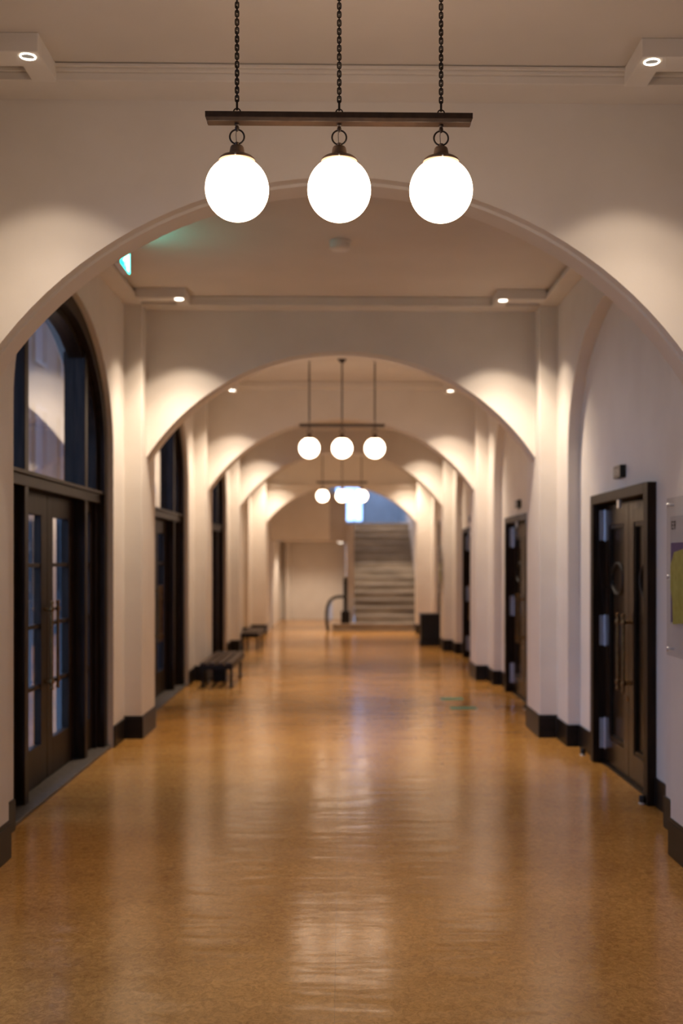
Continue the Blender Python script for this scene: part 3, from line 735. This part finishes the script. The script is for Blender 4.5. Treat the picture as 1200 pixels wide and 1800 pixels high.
# stair side walls, header, niche
EW = 4.98
def sbox(name, x0, x1, d0, d1, h0, h1, m, label, cat='wall'):
    o = MB().box(X(x0), X(x1), Y(d0), Y(d1), Z(h0), Z(h1)).build(name, m); tag(o, label, cat, kind='structure'); return o
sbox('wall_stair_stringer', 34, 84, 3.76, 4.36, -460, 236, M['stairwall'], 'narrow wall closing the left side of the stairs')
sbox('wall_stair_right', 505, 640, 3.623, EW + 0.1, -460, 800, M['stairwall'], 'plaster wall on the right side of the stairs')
sbox('wall_header', -640, -78, 3.77, 3.86, 128, 800, M['wall'], 'brown shaded wall above the low opening left of the stairs')
sbox('wall_header_low', -78, 34, 3.77, 3.86, 128, 446, M['stairwall'], 'lower wall strip beside the stair window')
sbox('wall_niche_left', -640, -470, 3.862, 4.4, -460, 150, M['wall'], 'pale left side of the lit opening at the far end')
sbox('wall_niche_pilaster', -430, -395, 4.37, 4.40, -460, 150, M['wall'], 'pale pilaster strip in the lit opening at the far end')
sbox('wall_niche_back', -470, 34, 4.40, 4.46, -460, 150, M['wall'], 'pale lit wall at the back of the far opening')
sbox('wall_niche_ceiling', -640, 34, 3.86, 4.46, 150, 165, M['ceil'], 'low ceiling over the lit opening at the far end', 'ceiling')
sbox('wall_hall_left', -640, -470, 3.62, 3.77, -460, 800, M['wall'], 'short wall between the last arch and the far opening')
sbox('wall_landing_left_low', -90, -78, 3.86, EW, 150, 330, M['stairwall'], 'plaster wall under the added landing side window')
sbox('wall_landing_left_high', -90, -78, 3.86, EW, 640, 800, M['stairwall'], 'plaster wall over the added landing side window')
cs = MB(); fnc = lambda a, b, d: (X(a), Y(b), Z(d))
for (p, q, c0, c1) in ((-640, 640, 3.6, 4.25), (-640, 640, 4.95, EW + 0.2), (-640, 60, 4.25, 4.95), (480, 640, 4.25, 4.95)): cs.box(X(p), X(q), Y(c0), Y(c1), Z(800), Z(830))
tag(cs.build('ceiling_stair', M['ceil']), 'ceiling with an added roof light high over the staircase', 'ceiling', kind='structure')
rl = MB().box(X(58), X(482), Y(4.24), Y(4.96), Z(832), Z(835)).build('fill_window_4', M['glass']); tag(rl, 'added roof light brightening the stair landing, out of sight', 'window', kind='structure')  # added above the view to drop cool light on stairs and landing
sbox('wall_hall_lintel', -640, 640, 3.60, 3.623, 677, 800, M['wall'], 'wall over the last arch on the stair side')
sbox('floor_landing', -78, 640, D0 + NS * GO, EW, 240, 274, M['marble'], 'stone landing at the head of the stairs', 'floor')
# end wall with window opening
e = MB(); fne = lambda a, b, d: (X(a), Y(d), Z(b))
arch_wall(e, fne, -90, 640, 150, 800, [(-62, 650), (196, 650)], EW, EW + 0.08)
e.box(X(-62), X(196), Y(EW), Y(EW + 0.08), Z(150), Z(328))
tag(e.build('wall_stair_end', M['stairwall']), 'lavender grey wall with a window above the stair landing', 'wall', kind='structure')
wn = empty('window_1', (X(67), Y(EW + 0.04), Z(328))); tag(wn, 'bright window with pale blue light above the stair landing', 'window', kind='structure')
fw = MB(); hw_ = X(129); hh_ = X(322)
for (a, b, c0, c1) in ((-hw_, -hw_ + .05, 0, hh_), (hw_ - .05, hw_, 0, hh_), (-hw_, hw_, 0, .05), (-hw_, hw_, hh_ - .05, hh_)): fw.box(a, b, -0.04, 0.04, c0, c1)
fwo = fw.build('window_frame', M['stairwall'], wn)
for x in (-0.16, 0.16): MB().box(x - 0.012, x + 0.012, -0.02, 0.02, 0.05, hh_ - 0.05).build('glazing_bar', M['stairwall'], fwo)
MB().box(-hw_ + 0.04, hw_ - 0.04, -0.004, 0.004, 0.04, hh_ - 0.04).build('pane', M['glass'], wn)
w2 = empty('fill_window_2', (X(-84), Y(4.42), Z(330))); tag(w2, 'added side window lighting the stair landing, hidden behind the header', 'window', kind='structure')  # added out of view so sky light reaches the end wall
f2 = MB(); L2 = Y(EW - 3.86) / 2; H2 = X(310)
for (a, b, c0, c1) in ((-L2, -L2 + .08, 0, H2), (L2 - .08, L2, 0, H2), (-.03, .03, 0, H2), (-L2, L2, 0, .05), (-L2, L2, H2 - .05, H2)): f2.box(-0.02, 0.02, a, b, c0, c1)
f2.build('window_frame', M['stairwall'], w2)
MB().box(-0.003, 0.003, -L2 + .05, L2 - .05, 0.04, H2 - 0.04).build('pane', M['glass'], w2)
# ceiling downlight in the niche
def niche_light(x, d, e, label, drop=0):
    nl = empty('recessed_downlight', (X(x), Y(d), Z(150 - drop))); tag(nl, label, 'downlight', 'recessed lights in the far opening')
    if drop: MB().lathe([(0.085, 0.0), (0.085, X(drop))], n=28).build('mount', M['white'], nl, smooth=True)
    MB().lathe([(0.09, 0.0), (0.09, -0.012), (0.075, -0.016)][::-1], n=28).build('trim_ring', M['white'], nl, smooth=True)
    MB().lathe([(1e-7, -0.02), (0.05, -0.019), (0.074, -0.014)], n=28).build('lens', M['ring'], nl, smooth=True)
    l = bpy.data.lights.new('downlight', 'SPOT'); l.energy = e; l.color = SPOT_COL; l.spot_size = math.radians(150); l.spot_blend = 0.5; l.shadow_soft_size = 0.06
    lo = bpy.data.objects.new('downlight', l); C.objects.link(lo); lo.parent = nl; lo.location = (0, 0, -0.12)
def stair_fill_light(x, d, e, ang, label):  # lamps added out of view to brighten the stairs and landing
    nl = empty('recessed_downlight', (X(x), Y(d), Z(800))); tag(nl, label, 'downlight', 'added fill lights over the stairs')
    MB().lathe([(0.09, 0.0), (0.09, -0.012), (0.075, -0.016)][::-1], n=28).build('trim_ring', M['white'], nl, smooth=True)
    MB().lathe([(1e-7, -0.02), (0.05, -0.019), (0.074, -0.014)], n=28).build('lens', M['ring'], nl, smooth=True)
    l = bpy.data.lights.new('downlight', 'SPOT'); l.energy = e; l.color = SPOT_COL; l.spot_size = math.radians(ang); l.spot_blend = 0.6; l.shadow_soft_size = 0.06
    lo = bpy.data.objects.new('downlight', l); C.objects.link(lo); lo.parent = nl; lo.location = (0, 0, -0.05)
stair_fill_light(340, 3.78, 480, 74, 'added round downlight brightening the foot of the stairs, unseen')
stair_fill_light(330, 4.19, 190, 150, 'added round downlight warming the stair landing, unseen')
niche_light(-8, 3.95, 30, 'lit round downlight at the right end of the far low opening', 26)
niche_light(-230, 4.12, 75, 'added round downlight to the left in the far low opening')  # extra lamp added to brighten the left of the opening

# ------------------------------------------------------------------ street outside the left entrances
g = MB().box(-60, 40, -40, 90, -0.40, -0.305).build('street_paving', M['pave']); tag(g, 'dark street paving outside the left entrances', 'pavement', kind='structure')
def block(x0, x1, y0, y1, h, m, label):
    b = empty('neighbouring_building', ((x0 + x1) / 2, (y0 + y1) / 2, -0.305)); tag(b, label, 'building')
    hx, hy = (x1 - x0) / 2, (y1 - y0) / 2
    MB().box(-hx, hx, -hy, hy, 0, h).build('wall', m, b)
    MB().box(-hx - .2, hx + .2, -hy - .2, hy + .2, h, h + .3).build('roof_edge', m, b)
    n = int(2 * hy / 2.6)
    for i in range(n):
        for z in (1.0, 4.2, 7.4):
            if z + 2 > h: continue
            y = -hy + (i + .5) * 2 * hy / n
            wf = MB(); wf.box(hx - .02, hx + .06, y - .6, y + .6, z, z + .08); wf.box(hx - .02, hx + .06, y - .6, y + .6, z + 1.92, z + 2.0)
            wf.box(hx - .02, hx + .06, y - .6, y - .52, z + .08, z + 1.92); wf.box(hx - .02, hx + .06, y + .52, y + .6, z + .08, z + 1.92)
            f = wf.build('window', M['black'], b)
            MB().box(hx - .01, hx + .02, y - .52, y + .52, z + .08, z + 1.92).build('pane', M['darkpane'], f)
block(-17, -8.5, 11, 36.4, 10.5, M['facade'], 'dark building across the street seen through the left doors')
block(-17, -8.5, 37.4, 64, 10.5, M['facade'], 'farther dark building across the street beyond a narrow gap')
